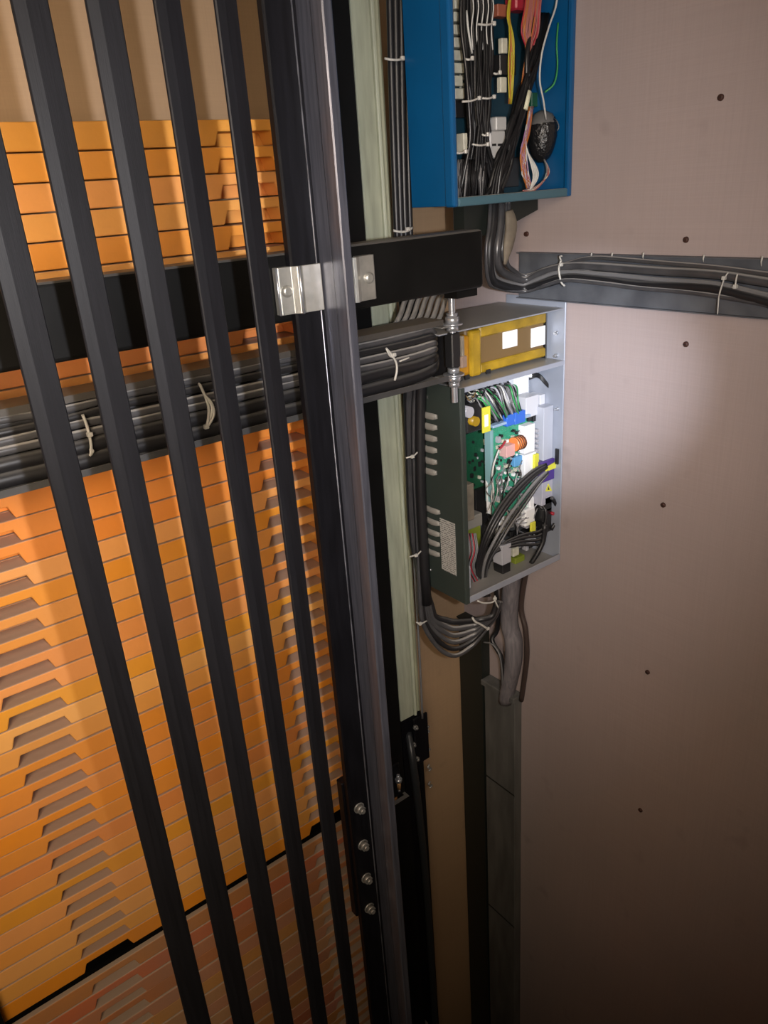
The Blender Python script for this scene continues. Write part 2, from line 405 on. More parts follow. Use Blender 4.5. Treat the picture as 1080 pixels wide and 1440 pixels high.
for k in range(NL):
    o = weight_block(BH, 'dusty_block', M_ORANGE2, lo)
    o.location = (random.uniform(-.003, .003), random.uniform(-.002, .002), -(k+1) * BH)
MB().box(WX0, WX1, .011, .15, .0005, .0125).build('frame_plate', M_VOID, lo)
zb = -NL*BH
MB().box(WX0-.13, WX1+.05, .0, .15, zb-.1, zb).build('base_beam', M_BLACKPAINT, lo)
for sx in (WX1-.10, WX0-.115):
    MB().box(sx, sx+.115, -.03, -.018, ZF-(GAPZ-.013), -.01).box(*((sx+.107, sx+.115) if sx > 0 else (sx, sx+.008)), -.018, .17, ZF-(GAPZ-.013), -.01).build('frame_upright', M_BLACKPAINT, lo)

# ------------------------------------------------------------------ black bracket beam
bm_ = thing('bracket_beam', 'black painted steel beam running level behind the belts and guide rail', 'beam', loc=(0, 1.0, -.126))
b = MB(); b.box(XL, .984, 0, .05, -.0485, .0485, .006, 3); b.build('beam_body', M_BLACKPAINT, bm_)
MB().box(.93, .979, .012, .045, -.062, -.048).build('foot_tab', M_BLACKPAINT, bm_)
MB().box(.9835, .9855, .004, .046, -.044, .044, .001).build('end_plate', M_BLACKPAINT, bm_)

# ------------------------------------------------------------------ black guide rail
gr = thing('guide_rail', 'tall black T shaped guide rail with a shiny blade', 'guide rail', loc=(.64, .985, ZF))
H = ZC - ZF
MB().prism([(-.052, .014), (-.052, .003), (-.049, 0), (-.012, -.004), (.012, -.004), (.049, 0), (.052, .003), (.052, .014)], 0, H).build('flange', M_RAIL, gr)
MB().prism([(-.0055, -.003), (-.0055, -.036), (-.008, -.042), (-.008, -.066), (-.006, -.068), (.006, -.068), (.008, -.066), (.008, -.042), (.0055, -.036), (.0055, -.003)], 0, H).build('blade', M_BLADE, gr)
MB().tube([(-.0115, -.0042, 0), (-.0115, -.0042, H)], .0013, 6).build('root_highlight', mat('highlight_steel', (.30, .31, .36), .3, metal=.7, var=.6, scale=30, stretch=(3, 3, .8)), gr)  # pale strip painting in the bright highlight along the blade root
zt, zbm = -1.05 - ZF, -1.41 - ZF
fp = MB().box(-.0565, .0565, .0142, .034, zbm, zt, .002).build('fishplate', M_RAIL, gr)
for zz in (-1.112, -1.208, -1.299, -1.385):
    for xx in (-.033, .033):
        z = zz - ZF
        MB().cyl((xx, .001, z), (xx, -.0035, z), .0115, 16).hexnut((xx, -.0035, z), (0, -1, 0), .0095, .008).cyl((xx, -.0115, z), (xx, -.017, z), .0052, 10).build('bolt', M_GALV, fp)
# rail clips
for sgn, t, x0, x1, zc in ((-1, 'left', .5635, .634, -.1285), (1, 'right', .690, .7385, -.127)):
    cl = thing('rail_clip', 'zinc plated clip clamping the %s edge of the black guide rail to the beam' % t, 'clip', loc=(0, .985, zc))
    xm = .598 if sgn < 0 else .6945
    b = MB()
    h = .033
    if sgn < 0:
        prof = [(x0, .013), (x0, .004), (x0+.003, .001), (xm-.012, -.001), (xm-.006, -.008), (xm-.002, -.011), (xm+.003, -.0075), (x1-.002, -.0085), (x1, -.006), (x1-.001, -.0042),
                (xm, -.0035), (xm-.010, .003), (xm-.0115, .0135)]
    else:
        prof = [(x1, .0135), (xm+.0115, .0135), (xm+.0105, .003), (xm, -.0015), (x0+.001, -.0012), (x0, -.004), (x0+.002, -.0065), (xm-.003, -.0075), (xm+.002, -.009), (xm+.012, -.002), (x1-.003, .001), (x1, .004)]
    b.prism(prof, -h, h); b.build('clip_plate', M_CLIP, cl, bevel=.0008)
    xb = (x0 + xm) / 2 - .005 if sgn < 0 else (xm + x1) / 2 + .006
    MB().tube([(xb, .002, 0), (xb, -.003, 0), (xb, -.006, 0)], [.0085, .0085, .005], 16).build('bolt_head', M_CLIP, cl)
    if sgn < 0:
        MB().tube([(xm-.0035, -.0105, -h), (xm-.0035, -.0105, h)], .0022, 8).build('rib', M_ZINC, cl)
        MB().tube([(x0+.0008, .003, -h), (x0+.0008, .003, h)], .0018, 8).build('rim', M_ZINC, cl)

# ------------------------------------------------------------------ pale counterweight guide rail
zj = aty(582, 1005, 1.3).z
pg = thing('pale_rail', 'pale green painted guide rail running behind the beam and cable tray', 'guide rail', loc=(0, 1.3, zj))
Hp = ZC - zj
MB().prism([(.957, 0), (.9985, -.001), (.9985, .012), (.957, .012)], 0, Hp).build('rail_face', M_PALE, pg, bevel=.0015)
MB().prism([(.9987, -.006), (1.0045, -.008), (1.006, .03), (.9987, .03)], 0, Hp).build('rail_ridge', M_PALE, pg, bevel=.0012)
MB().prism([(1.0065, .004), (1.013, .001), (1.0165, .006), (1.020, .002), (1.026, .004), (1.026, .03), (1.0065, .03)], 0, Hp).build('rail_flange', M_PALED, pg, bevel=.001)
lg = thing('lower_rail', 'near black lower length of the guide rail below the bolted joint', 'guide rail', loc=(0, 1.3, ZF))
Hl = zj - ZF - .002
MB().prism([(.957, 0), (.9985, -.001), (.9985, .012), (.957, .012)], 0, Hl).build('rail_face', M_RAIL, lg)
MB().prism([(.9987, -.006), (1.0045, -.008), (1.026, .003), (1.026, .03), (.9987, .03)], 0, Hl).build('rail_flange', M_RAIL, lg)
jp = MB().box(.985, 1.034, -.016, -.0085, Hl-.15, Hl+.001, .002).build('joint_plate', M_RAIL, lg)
for (u, v) in ((583, 1022), (580, 1046), (585, 1066), (585, 1100)):
    p = aty(u, v, 1.284) - Vector((0, 1.3, ZF))
    MB().hexnut((p.x, -.016, p.z), (0, -1, 0), .007, .007).cyl((p.x, -.023, p.z), (p.x, -.028, p.z), .0035, 8).build('joint_nut', M_GALV, jp)
for (u, v) in ((600, 1024), (600, 1050), (601, 1078), (602, 1102)):
    p = aty(u, v, 1.29) - Vector((0, 1.3, ZF))
    cable('hook_pin', [(1.030, -.012, p.z-.016), (1.037, -.014, p.z-.010), (p.x, -.012, p.z-.002), (p.x+.008, -.010, p.z+.003)], .0028, M_GALV, parent=jp, n=6)

# small hanging bolt low on the dark side
p = aty(560, 1092, 1.10)
hb = thing('hanging_bolt', 'small bright bolt with a brass shank on the dark lower rail bracket', 'bolt', loc=p)
MB().cyl((0, 0, .004), (0, 0, -.006), .0042, 10).hexnut((0, 0, -.006), (0, 0, -1), .0085, .008).build('nut', M_ZINC, hb)
MB().tube([(0, 0, -.014), (0, 0, -.026), (0, 0, -.036)], [.0055, .0048, .004], 10).build('shank', mat('brass', (.45, .25, .10), .4, metal=.5), hb)
MB().cyl((0, 0, -.036), (0, 0, -.043), .0028, 8).build('tip', M_ZINC, hb)
MB().box(-.07, .010, .006, .012, -.06, .03, .002).build('bracket', M_RAIL, hb)

# ------------------------------------------------------------------ left cable tray
TY, TD = 1.078, .066
tr = thing('cable_tray', 'dusty grey steel channel tray full of cables below the black beam', 'cable tray', loc=(0, TY, 0))
TX1, TZ0, TZ1 = .962, -.349, -.2345
MB().box(XL, TX1, TD-.002, TD, TZ0, TZ1).build('tray_back', M_TRAY, tr)
MB().box(XL, TX1, 0, TD-.002, TZ0, TZ0+.002).box(XL, TX1, -.002, 0, TZ0, TZ0+.010).build('lower_flange', M_TRAY, tr)
MB().box(XL, TX1, .010, TD-.002, TZ1-.002, TZ1).box(XL, TX1, .008, .010, TZ1-.010, TZ1).build('upper_flange', mat('tray_dark', (.05, .045, .04), .5, dust=(.13, .11, .085), dust_amt=.9), tr)

# cables in the tray: level run, then out of the open end and down behind the control box into a loop
LOOP_END = aty(703, 852, 1.15)
def tray_cable(i, z, y, r, m, lab, loop):
    pts = [(XL+.005, y, z + random.uniform(-.003, .003))]
    x = XL + .1
    while x < .86:
        pts.append((x, y + random.uniform(-.002, .002), z + random.uniform(-.0022, .0022))); x += .09
    if loop is None:
        pts += [(.90, y+.002, z), (.950, 1.108, z*.8-.29*.2), (.977, 1.145, -.31), (.990, 1.19, -.36), (.985, 1.205, -.6), (.985, 1.205, -.9)]
    else:
        q = loop
        pts += [(.90, y+.002, z*.97-.27*.03), (.950, y+.006, z*.85-.27*.15), (.975, 1.135+q*.004, -.290-q*.005), (.985-q*.002, 1.195+q*.004, -.36), (.982, 1.215+q*.004, -.5), (.982, 1.22+q*.004, -.75)]
        u0 = 592 + q*3; pts += [aty(u0-1, 850, 1.215), aty(597+q*3, 882-q*3, 1.21), aty(618+q*2, 912-q*8, 1.20), aty(640, 922-q*9.5, 1.19), aty(664, 908-q*7, 1.18), aty(682-q, 886-q*3, 1.165), aty(697-q, 866, 1.155), aty(704-q, 846, 1.15)]
    return cable('tray_cable', pts, r, m, lab, 'cable', 'cables laid in the left tray', n=8, k=4)
TC = [(-.2520, 1.098, .0058, M_DUSTSHEEN, 'uppermost thin pale topped cable in the left tray', 0),
      (-.2660, 1.096, .0060, M_BLACKCABLE, 'second thin cable from the top in the left tray', 1),
      (-.2790, 1.094, .0062, M_DUSTSHEEN, 'third thin pale topped cable from the top in the left tray', 2),
      (-.2925, 1.094, .0064, M_DUSTSHEEN, 'fourth thin pale topped cable in the left tray, above the thick black ones', 3),
      (-.3110, 1.099, .0110, M_BLACKCABLE, 'thick black printed cable in the lower half of the left tray', None),
      (-.3335, 1.101, .0120, M_BLACKCABLE, 'thickest black cable lying on the bottom flange of the left tray', None),
      (-.2600, 1.115, .0070, M_DUSTSHEEN, 'pale topped cable behind the thin ones at the top of the left tray', 4),
      (-.2870, 1.114, .0075, M_BLACKCABLE, 'black cable behind the thin ones at mid height of the left tray', 5)]
for i, a in enumerate(TC): tray_cable(i, *a)
# printing on the thick cable
def text(name, body, size, loc, rot, m, parent=None):
    c = bpy.data.curves.new(name, 'FONT'); c.body = body; c.size = size; c.extrude = .0001; c.align_x = 'CENTER'
    c.materials.append(m)
    tmp = bpy.data.objects.new(name, c)
    me = bpy.data.meshes.new_from_object(tmp); bpy.data.objects.remove(tmp); bpy.data.curves.remove(c)
    o = bpy.data.objects.new(name, me); COL.objects.link(o); o.location = loc; o.rotation_euler = rot
    if parent: o.parent = parent
    return o
M_PRINT = mat('print_grey', (.10, .10, .10), .6)

def tie(name, label, loops, tails, head, r=.0022, group='white nylon cable ties'):
    t = thing(name, label, 'cable tie', group)
    b = MB()
    for l in loops: b.tube(smooth(l, 4), r, 6)
    b.build('strap', M_TIE, t)
    if tails:
        b = MB()
        for l in tails: b.tube(smooth(l, 4), r*.8, 6)
        b.build('tail', M_TIE, t)
    if head is not None:
        MB().obox(head, (.008, .006, .007), None, .001).build('tie_head', M_TIE, t)
    return t
Yt = 1.083
def P(*uv, y=Yt): return [aty(u, v, y) for u, v in uv]
tie('cable_tie', 'single white tie hanging down over the left tray cables, left of the other', [P((116, 583), (121, 595), (125, 610), (128, 625), (128, 640))], [P((126, 632), (131, 634), (126, 641))], aty(126, 611, Yt))
tie('cable_tie', 'white tie with several loose strands on the left tray, between the third and fourth belts',
    [P((281, 541), (288, 556), (293, 572), (293, 588), (290, 602)), P((288, 556), (297, 566), (301, 580), (297, 592), (291, 600)), P((292, 562), (298, 573), (296, 590))], [P((279, 539), (282, 541))], aty(290, 600, Yt))
tie('cable_tie', 'white tie looped round the cables right of the black guide rail',
    [P((543, 490), (550, 498), (557, 510), (558, 522), (555, 535))], [P((543, 490), (548, 500), (554, 503)), P((562, 508), (575, 503))], aty(554, 499, Yt))

# ------------------------------------------------------------------ threaded rod with nuts at the tray end
RX, RY = .9862, 1.088
rd = thing('threaded_rod', 'bright threaded rod with nuts and washers hanging at the end of the left tray', 'threaded rod', loc=(RX, RY, 0))
b = MB()
def threads(b, z0, z1, r):
    n = int((z1 - z0) / .0012); pts = []; rr = []
    for i in range(n + 1):
        pts.append((0, 0, z0 + (z1 - z0) * i / n)); rr.append(r if i % 2 else r * .9)
    b.tube(pts, rr, 12)
threads(b, -.398, -.187, .0066); b.build('rod', M_ZINC, rd)
for nm, z, r, h in (('washer', -.2475, .0195, .003), ('washer', -.3435, .0205, .003)):
    MB().cyl((0, 0, z), (0, 0, z+h), r, 24).build(nm, M_ZINC, rd)
for z, r, h in ((-.2445, .0135, .012), (-.2325, .0110, .007), (-.2585, .0120, .0105), (-.339, .0120, .010), (-.355, .0145, .0115), (-.366, .011, .009)):
    MB().hexnut((0, 0, z), (0, 0, 1), r, h).build('nut', M_ZINC, rd)
MB().box(-.011, .011, -.010, .012, -.328, -.262, .002).build('sleeve', M_BLKPL, rd)
MB().box(.0112, .018, -.013, .008, -.322, -.270, .001).build('label_plate', M_TAPE, rd)
MB().box(.008, .022, -.015, .010, -.330, -.308, .001).build('terminal_block', mat('brown_bakelite', (.22, .15, .11), .5), rd)
MB().box(-.030, .016, -.004, .022, -.3465, -.3438, .0005).build('lug', M_GALV, rd)
MB().box(-.030, .016, -.004, .022, -.2508, -.2480, .0005).build('lug', M_GALV, rd)

# ------------------------------------------------------------------ open control box
CX0, CX1, CY0, CY1 = 1.0, XR-.003, 1.0885, 1.262
CZ0, CZM, CZT = -.860, -.374, -.262
cb = thing('control_box', 'open metal drive control box crowded with circuit boards and wiring', 'control box', loc=(CX0, CY0, CZ0))
O = Vector((CX0, CY0, CZ0))
def cpart(name, b, m, parent=None, bevel=0, label=None):
    b.bm.transform(Matrix.Translation(-O)) if hasattr(b.bm, 'transform') else None
    o = b.build(name, m, parent or cb, bevel)
    if label: o['label'] = label
    return o
t = .003
# cover panel with slots (facing -X)
pan = cpart('cover_panel', MB().box(CX0, CX0+t, CY0, CY1-.004, CZ0, CZM, .001).box(CX0, CX0+.012, CY0-.003, CY0, CZ0, CZM, .001), M_GREENBLK, label='dark green cover with two columns of slots')
def slot(u0, v, w, h):
    p = atx(u0, v, CX0)
    b = MB()
    # a raised louvre hood: half round lip sloping outward
    yc = p.y; z = p.z
    ringpts = [Vector((CX0-.0005, yc + w/2, z)), Vector((CX0-.003, yc + w*.3, z-.001)), Vector((CX0-.004, yc, z-.0015)), Vector((CX0-.003, yc - w*.3, z-.001)), Vector((CX0-.0005, yc - w/2, z))]
    b.tube(ringpts, [h*.30, h*.5, h*.52, h*.5, h*.30], 10, flat=.35)
    cpart('louvre', b, M_SLOT, pan)
for v in (583, 598, 614, 630, 646, 661): slot(603, v, .054, .0150)
for v in (716, 732, 747, 761, 775): slot(608, v, .052, .0145)
la, lb = atx(618.5, 728, CX0-.0006), atx(642, 808, CX0-.0006)
lab = cpart('rating_label', MB().box(CX0-.001, CX0-.0002, lb.y, la.y, lb.z-.004, la.z), M_LABEL, pan)
p = atx(606, 801, CX0); cpart('screw', MB().cyl((CX0-.003, p.y, p.z), (CX0, p.y, p.z), .0025, 10), M_ZINC, pan)
p = atx(596, 560, CX0-.0008)
tx = text('marking', 'LDMX', .011, p - O, (math.radians(90), 0, math.radians(-90)), M_PRINT, pan)
# base plate on the wall, top plate, shelf, bottom, rear sheet
cpart('base_plate', MB().box(CX1-.004, CX1, CY0, CY1, CZ0, -.2435, .001), M_PLATE)
cpart('top_plate', MB().box(CX0-.045, CX1-.004, CY0+.003, CY1+.02, CZT-.003, CZT, .001), M_PLATE)
cpart('shelf', MB().box(CX0+t, CX1-.004, CY0+.002, CY1, CZM-.003, CZM, .001).box(CX0+t, CX1-.004, CY0, CY0+.002, CZM-.010, CZM), M_PLATE)
cpart('bottom_plate', MB().box(CX0+t, CX1-.004, CY0+.002, CY1, CZ0, CZ0+.003, .001).box(CX0+t, CX1-.002, CY0-.002, CY0+.001, CZ0, CZ0+.016, .0008), M_PLATE)
cpart('rear_sheet', MB().box(CX0+.05, CX1-.004, CY1-.003, CY1, CZ0+.003, CZM-.003), M_PLATE)
cpart('rear_sheet', MB().box(CX0+.02, CX1-.004, CY1-.003, CY1, CZM, CZT-.003), M_PLATE)
for u, v in ((783, 434), (783, 468), (783, 500), (784, 575)):
    p = atx(u, v, CX1-.004)
    cpart('plate_screw', MB().cyl((p.x-.004, p.y, p.z), (p.x+.001, p.y, p.z), .0045, 12).cyl((p.x-.009, p.y, p.z), (p.x-.004, p.y, p.z), .0028, 8), M_ZINC)

def quad(name, u0, v0, u1, v1, y, dep, m, parent=None, bev=.001, label=None):
    """box whose front face fills the two picture corners at depth y"""
    a = aty(u0, v0, y); c = aty(u1, v1, y)
    x0, x1 = sorted((a.x, c.x)); z0, z1 = sorted((a.z, c.z))
    x1 = min(x1, CX1 - .0045); z0 = max(z0, CZ0 + .003)
    return cpart(name, MB().box(x0, x1, y, y+dep, z0, z1, bev), m, parent, label=label)

# transformer on the shelf
TXE = aty(768, 460, 1.13).x
tf = cpart('transformer', MB().box(1.062, TXE, 1.135, 1.205, CZM+.012, -.274, .003), M_BROWN, label='transformer wound in yellow tape')
ty = 1.13
cpart('coil', MB().box(1.022, 1.07, 1.128, 1.21, CZM+.008, -.283, .008, 2), M_AMBER, tf)
cpart('tape_band', MB().box(1.068, 1.098, 1.124, 1.214, CZM+.004, -.276, .006, 2), M_YELLOW, tf)
cpart('tape_band', MB().box(1.098, TXE, 1.129, 1.205, -.295, -.272, .003), M_YELLOW, tf)
cpart('tape_band', MB().box(1.098, TXE, 1.129, 1.205, CZM+.006, CZM+.026, .003), M_YELLOW, tf)
cpart('end_plate', MB().box(TXE+.001, TXE+.004, 1.13, 1.21, CZM+.001, -.268, .001), M_BLKPL, tf)
cpart('end_plate', MB().box(1.008, 1.016, 1.12, 1.21, CZM+.001, -.276, .001), M_BLKPL, tf)
for u0, v0, u1, v1 in ((707, 464, 727, 486), (747, 462, 766, 484)):
    a = aty(u0, v0, 1.1335); c = aty(u1, v1, 1.1335)
    cpart('sticker', MB().box(a.x, c.x, 1.1325, 1.1345, c.z, a.z), M_WHITEPL, tf)
for x in (1.03, 1.05, 1.11): cpart('tape_end', MB().box(x, x+.012, 1.124, 1.126, CZM+.003, CZM+.012), M_BLKPL, tf)

# boards
mb_ = quad('main_board', 692, 600, 757, 706, 1.145, .003, M_PCB, bev=.0004)
quad('board_edge', 690, 606, 695, 706, 1.139, .02, mat('teal_edge', (.20, .36, .38), .4), bev=.001)
quad('side_board', 653, 612, 692, 692, 1.20, .003, M_PCBD, bev=.0004)
a = aty(690, 600, 1.137); c = aty(743, 583, 1.137)
cpart('board_rail', MB().obox((a + c) / 2, ((c - a).length, .016, .006), Vector((1, 0, 0)).rotation_difference(c - a).to_matrix(), .001), mat('rail_blue', (.28, .40, .55), .4))
rnd = random.Random(3)
def bpt(u, v, dy=0.0): return aty(u, v, 1.145 - dy)
# small parts soldered on the main board
for i in range(120):
    u = rnd.uniform(697, 737); v = rnd.uniform(606, 700) - (u - 715) * .28
    p = bpt(u, v); s = rnd.uniform(.002, .0055); h = rnd.uniform(.003, .010)
    m = rnd.choice([M_BLKPL, M_GREYPL, M_WHITEPL, M_GREYPL, M_BLKPL, M_ZINC, M_CREAM])
    if rnd.random() < .45: b = MB().cyl((p.x, 1.145, p.z), (p.x, 1.145-h*1.3, p.z), s*.6, 10)
    else: b = MB().box(p.x-s*.8, p.x+s*.8, 1.145-h, 1.145, p.z-s, p.z+s, .0004)
    cpart('component', b, m, mb_)
for i in range(26):
    u = rnd.uniform(656, 690); v = rnd.uniform(618, 686)
    p = aty(u, v, 1.2); s = rnd.uniform(.002, .006)
    cpart('component', MB().box(p.x-s*.6, p.x+s*.6, 1.2-rnd.uniform(.003, .008), 1.2, p.z-s, p.z+s, .0004), rnd.choice([M_CREAM, M_BLKPL, M_GREYPL, M_PCBD, M_BLKPL]))
for k in range(7):   # left edge row of cream terminals
    p = aty(653.5, 622 + k*10, 1.15); cpart('terminal', MB().box(p.x-.003, p.x+.003, 1.15, 1.165, p.z-.005, p.z+.005, .001), M_CREAM)
# orange coil with windings
co = bpt(720, 621); cpart('toroid', MB().tube([(co.x-.014, 1.128, co.z), (co.x+.014, 1.128, co.z)], .016, 14), M_COPPER, mb_)
for k in range(4):
    x = co.x - .010 + k*.0065; cpart('winding', MB().tube([(x, 1.128, co.z), (x+.0018, 1.128, co.z)], .0167, 14), M_BLKPL, mb_)
cpart('connector', MB().box(bpt(697, 0).x, bpt(712, 0).x, 1.122, 1.145, bpt(705, 640).z, bpt(705, 624).z, .001), mat('pinkish_plastic', (.62, .36, .34), .4), mb_)
cpart('heatsink', MB().box(bpt(718, 640).x, bpt(737, 640).x, 1.133, 1.145, bpt(728, 652).z, bpt(728, 639).z, .001), mat('pale_blue_plastic', (.10, .30, .55), .4), mb_)
for k in range(9):
    for uu in (731, 735):
        p = bpt(uu, 645 + k*4.2); cpart('pin', MB().box(p.x-.0014, p.x+.0014, 1.135, 1.145, p.z-.0016, p.z+.0016), M_ZINC, mb_)
# white terminal strips to the right
quad('terminal_strip', 738, 600, 752, 634, 1.125, .02, M_WHITEPL)
quad('terminal_strip', 738, 641, 754, 668, 1.125, .02, M_WHITEPL)
for k in range(9):
    p = aty(756.5, 606 + k*7, 1.122); cpart('screw_terminal', MB().box(p.x-.004, p.x+.004, 1.122, 1.14, p.z-.0036, p.z+.0036, .0008), M_GREYPL)
quad('yellow_clip', 752, 640, 758, 662, 1.119, .01, M_STICKY)
# relays and connectors above
quad('connector', 699, 537, 722, 560, 1.20, .03, M_GREYPL); 
for k in range(4): quad('connector', 723 + k*5, 527 - k*1.2, 727.4 + k*5, 557 - k*1.5, 1.185, .03, M_WHITEPL)
quad('connector', 743, 527, 765, 551, 1.20, .03, M_GREYPL)
for k in range(3): quad('fin', 743, 530 + k*7, 764, 534 + k*7, 1.19, .01, M_WHITEPL)
quad('cable_lug', 747, 520, 762, 527, 1.17, .02, M_WHITEPL)
quad('relay', 740, 560, 757, 583, 1.135, .035, mat('relay_grey', (.55, .56, .60), .35))
quad('relay', 760, 556, 777, 577, 1.140, .035, mat('relay_grey', (.55, .56, .60), .35))
for k in range(3): quad('relay_pin', 744 + k*6, 583, 748 + k*6, 592, 1.137, .02, M_BLKPL)
quad('socket', 738, 580, 764, 592, 1.150, .02, M_BLKPL)
quad('blue_connector', 713, 585, 724, 597, 1.128, .014, M_BLUEPL); quad('blue_connector', 724.5, 581, 739, 593, 1.128, .014, M_BLUEPL)
# capacitor group top left
pc = aty(661, 580, 1.10); cpart('capacitor', MB().cyl((pc.x, 1.10, pc.z), (pc.x, 1.15, pc.z), .0115, 20), M_GREYPL)
pc = aty(670, 593, 1.103); cpart('capacitor', MB().cyl((pc.x, 1.103, pc.z), (pc.x, 1.15, pc.z), .010, 20), M_YELLOW)
quad('label_tag', 679, 574, 690, 606, 1.098, .004, M_STICKY, bev=.0003); quad('label_print', 681.5, 584, 687, 599, 1.0975, .003, M_WHITEPL, bev=.0002)
quad('choke', 656, 570, 679, 604, 1.118, .04, M_BLKPL, bev=.003)
# lower left
quad('olive_block', 658, 736, 677, 772, 1.17, .04, M_OLIVE, bev=.002); quad('olive_cap', 656, 730, 679, 738, 1.168, .04, M_SLOT, bev=.002)
quad('bakelite_block', 654, 684, 668, 730, 1.16, .04, M_TAPE, bev=.002)
quad('dark_block', 669, 690, 686, 735, 1.19, .03, M_BLKPL)
a = aty(684, 676, 1.15); b_ = aty(686, 722, 1.15); c = aty(698, 700, 1.15)
cpart('white_strap', MB().prism_y([(a.x, a.z), (b_.x, b_.z), (aty(694, 724, 1.15).x, aty(694, 724, 1.15).z), (c.x, c.z)], 1.15, 1.153), M_WHITEPL)
# right hand module against the base plate
quad('drive_module', 765, 574, 787, 640, 1.115, .06, mat('module_grey', (.40, .42, .48), .45), bev=.001)
quad('module_cover', 763, 652, 786, 702, 1.112, .05, mat('module_grey2', (.36, .36, .42), .45), bev=.001)
quad('purple_plug', 762, 651, 782, 672, 1.108, .012, M_PURPLE)
pk = [aty(766, 662, 1.106), aty(768, 657, 1.106), aty(782, 649, 1.106), aty(781, 658, 1.106), aty(768, 663, 1.106)]
cpart('yellow_tag', MB().prism_y([(p.x, p.z) for p in pk], 1.105, 1.107), M_STICKY)
pk = [aty(767, 691, 1.1115), aty(771, 680, 1.1115), aty(776, 690, 1.1115)]
cpart('warning_triangle', MB().prism_y([(p.x, p.z) for p in pk], 1.1105, 1.1118), M_STICKY)
pk = [aty(770.5, 689, 1.110), aty(771, 684, 1.110), aty(772.6, 688.5, 1.110)]
cpart('warning_bolt', MB().prism_y([(p.x, p.z) for p in pk], 1.1095, 1.1103), M_BLKPL)
for u0, v0, u1, v1 in ((766, 700, 780, 716), (764, 717, 778, 730), (768, 731, 782, 744)):
    quad('power_terminal', u0, v0, u1, v1, 1.112, .04, M_BLKPL, bev=.003)
pr = aty(777, 722, 1.107); cpart('red_terminal', MB().cyl((pr.x, 1.104, pr.z), (pr.x, 1.112, pr.z), .004, 10), M_RED)
quad('side_latch', 785, 632, 789, 652, 1.095, .01, M_BLKPL)
# bottom clutter
quad('white_plug', 739, 718, 753, 736, 1.13, .03, M_WHITEPL, bev=.003); quad('white_plug', 745, 701, 752, 716, 1.135, .02, M_WHITEPL, bev=.003)
quad('grey_terminal', 706, 769, 719, 790, 1.12, .03, M_GREYPL); quad('dark_terminal', 707, 791, 718, 803, 1.125, .03, M_BLKPL)
quad('cream_terminal', 722, 772, 730, 780, 1.135, .02, M_CREAM); quad('cream_terminal', 725, 786, 738, 793, 1.14, .02, M_OLIVE)
quad('white_clamp', 701, 717, 711, 738, 1.15, .02, M_WHITEPL, bev=.004)
quad('relay_base', 690, 730, 742, 768, 1.19, .02, mat('dull_dark_grey', (.06, .065, .07), .5))  # even dark grey slab behind the lower terminals
quad('yellow_ring', 747, 736, 754, 748, 1.12, .006, M_STICKY, bev=.002)
quad('grommet', 652, 800, 664, 828, 1.12, .03, M_GREYPL, bev=.004)

def pc_(pts, r, m, name='lead', k=4): return cable(name, [Vector(aty(u, v, y)) - O for u, v, y in pts], r, m, parent=cb, n=6, k=k)
# fan of thin leads at the top
for i in range(40):
    u = 660 + i*1.55; m = rnd.choice([M_GREYCABLE, M_WWIRE, M_BLKPL, M_GREYPL, M_GREYCABLE, M_GWIRE, M_BLKPL, M_GREYCABLE])
    e = (692 + i*1.1 + rnd.uniform(-4, 4), 592 - i*.28 + rnd.uniform(-4, 4))
    pc_([(u - 3, 553 - i*.36 + rnd.uniform(-3, 3), 1.16 + rnd.uniform(-.02, .03)), (u + 6, 556 - i*.3 + rnd.uniform(-4, 3), 1.14 + rnd.uniform(-.015, .015)), ((u + e[0])/2 + rnd.uniform(0, 5), 572 - i*.2 + rnd.uniform(-4, 4), 1.122 + rnd.uniform(-.010, .010)), (e[0], e[1], 1.134)], .0012 + rnd.random()*.0011, m)
for i in range(26):
    u = 654 + rnd.random()*22; v = 549 + rnd.random()*14
    pc_([(u, v, 1.13), (u+5, v+7*rnd.uniform(-1, 1), 1.115 + rnd.uniform(0, .02)), (u+9, v+4*rnd.uniform(-1, 1), 1.13), (u+3, v+9, 1.14)], .0015, rnd.choice([M_BLKPL, M_GREYCABLE, M_CREAM, M_BROWN, M_BLKPL]))
for k in range(6): quad('tab', 700 + k*5, 556 - k*1.1 + rnd.uniform(-2, 2), 703.5 + k*5, 566 - k*1.1, 1.17, .015, rnd.choice([M_WHITEPL, M_GREYPL, M_CREAM]))
for i in range(34):   # crowded small terminals and stubs low in the box
    u = rnd.uniform(690, 758); v = rnd.uniform(700, 768)
    p = aty(u, v, 1.17); w, h = rnd.uniform(.004, .011), rnd.uniform(.004, .013)
    cpart('terminal', MB().box(p.x-w, min(p.x+w, CX1-.006), 1.165-rnd.random()*.03, 1.19, p.z-h, p.z+h, .0012), rnd.choice([M_BLKPL, M_BLKPL, M_GREYPL, M_CREAM, M_WHITEPL, M_BLKPL, M_SLOT]))
# black leads on the right
for i in range(3):
    pc_([(745, 527+i*3, 1.18), (757, 526+i*2, 1.15), (768, 537+i*2, 1.135), (776, 550, 1.13), (778, 562, 1.13), (777-i, 574, 1.13)], .0022, M_BLKPL)
# white lead on the main board
pc_([(702, 632, 1.12), (698, 642, 1.12), (694, 655, 1.12), (692, 672, 1.122), (694, 690, 1.122), (693, 706, 1.13)], .0022, M_WWIRE)
pc_([(702, 632, 1.118), (706, 628, 1.118), (711, 620, 1.12)], .0022, M_RED)
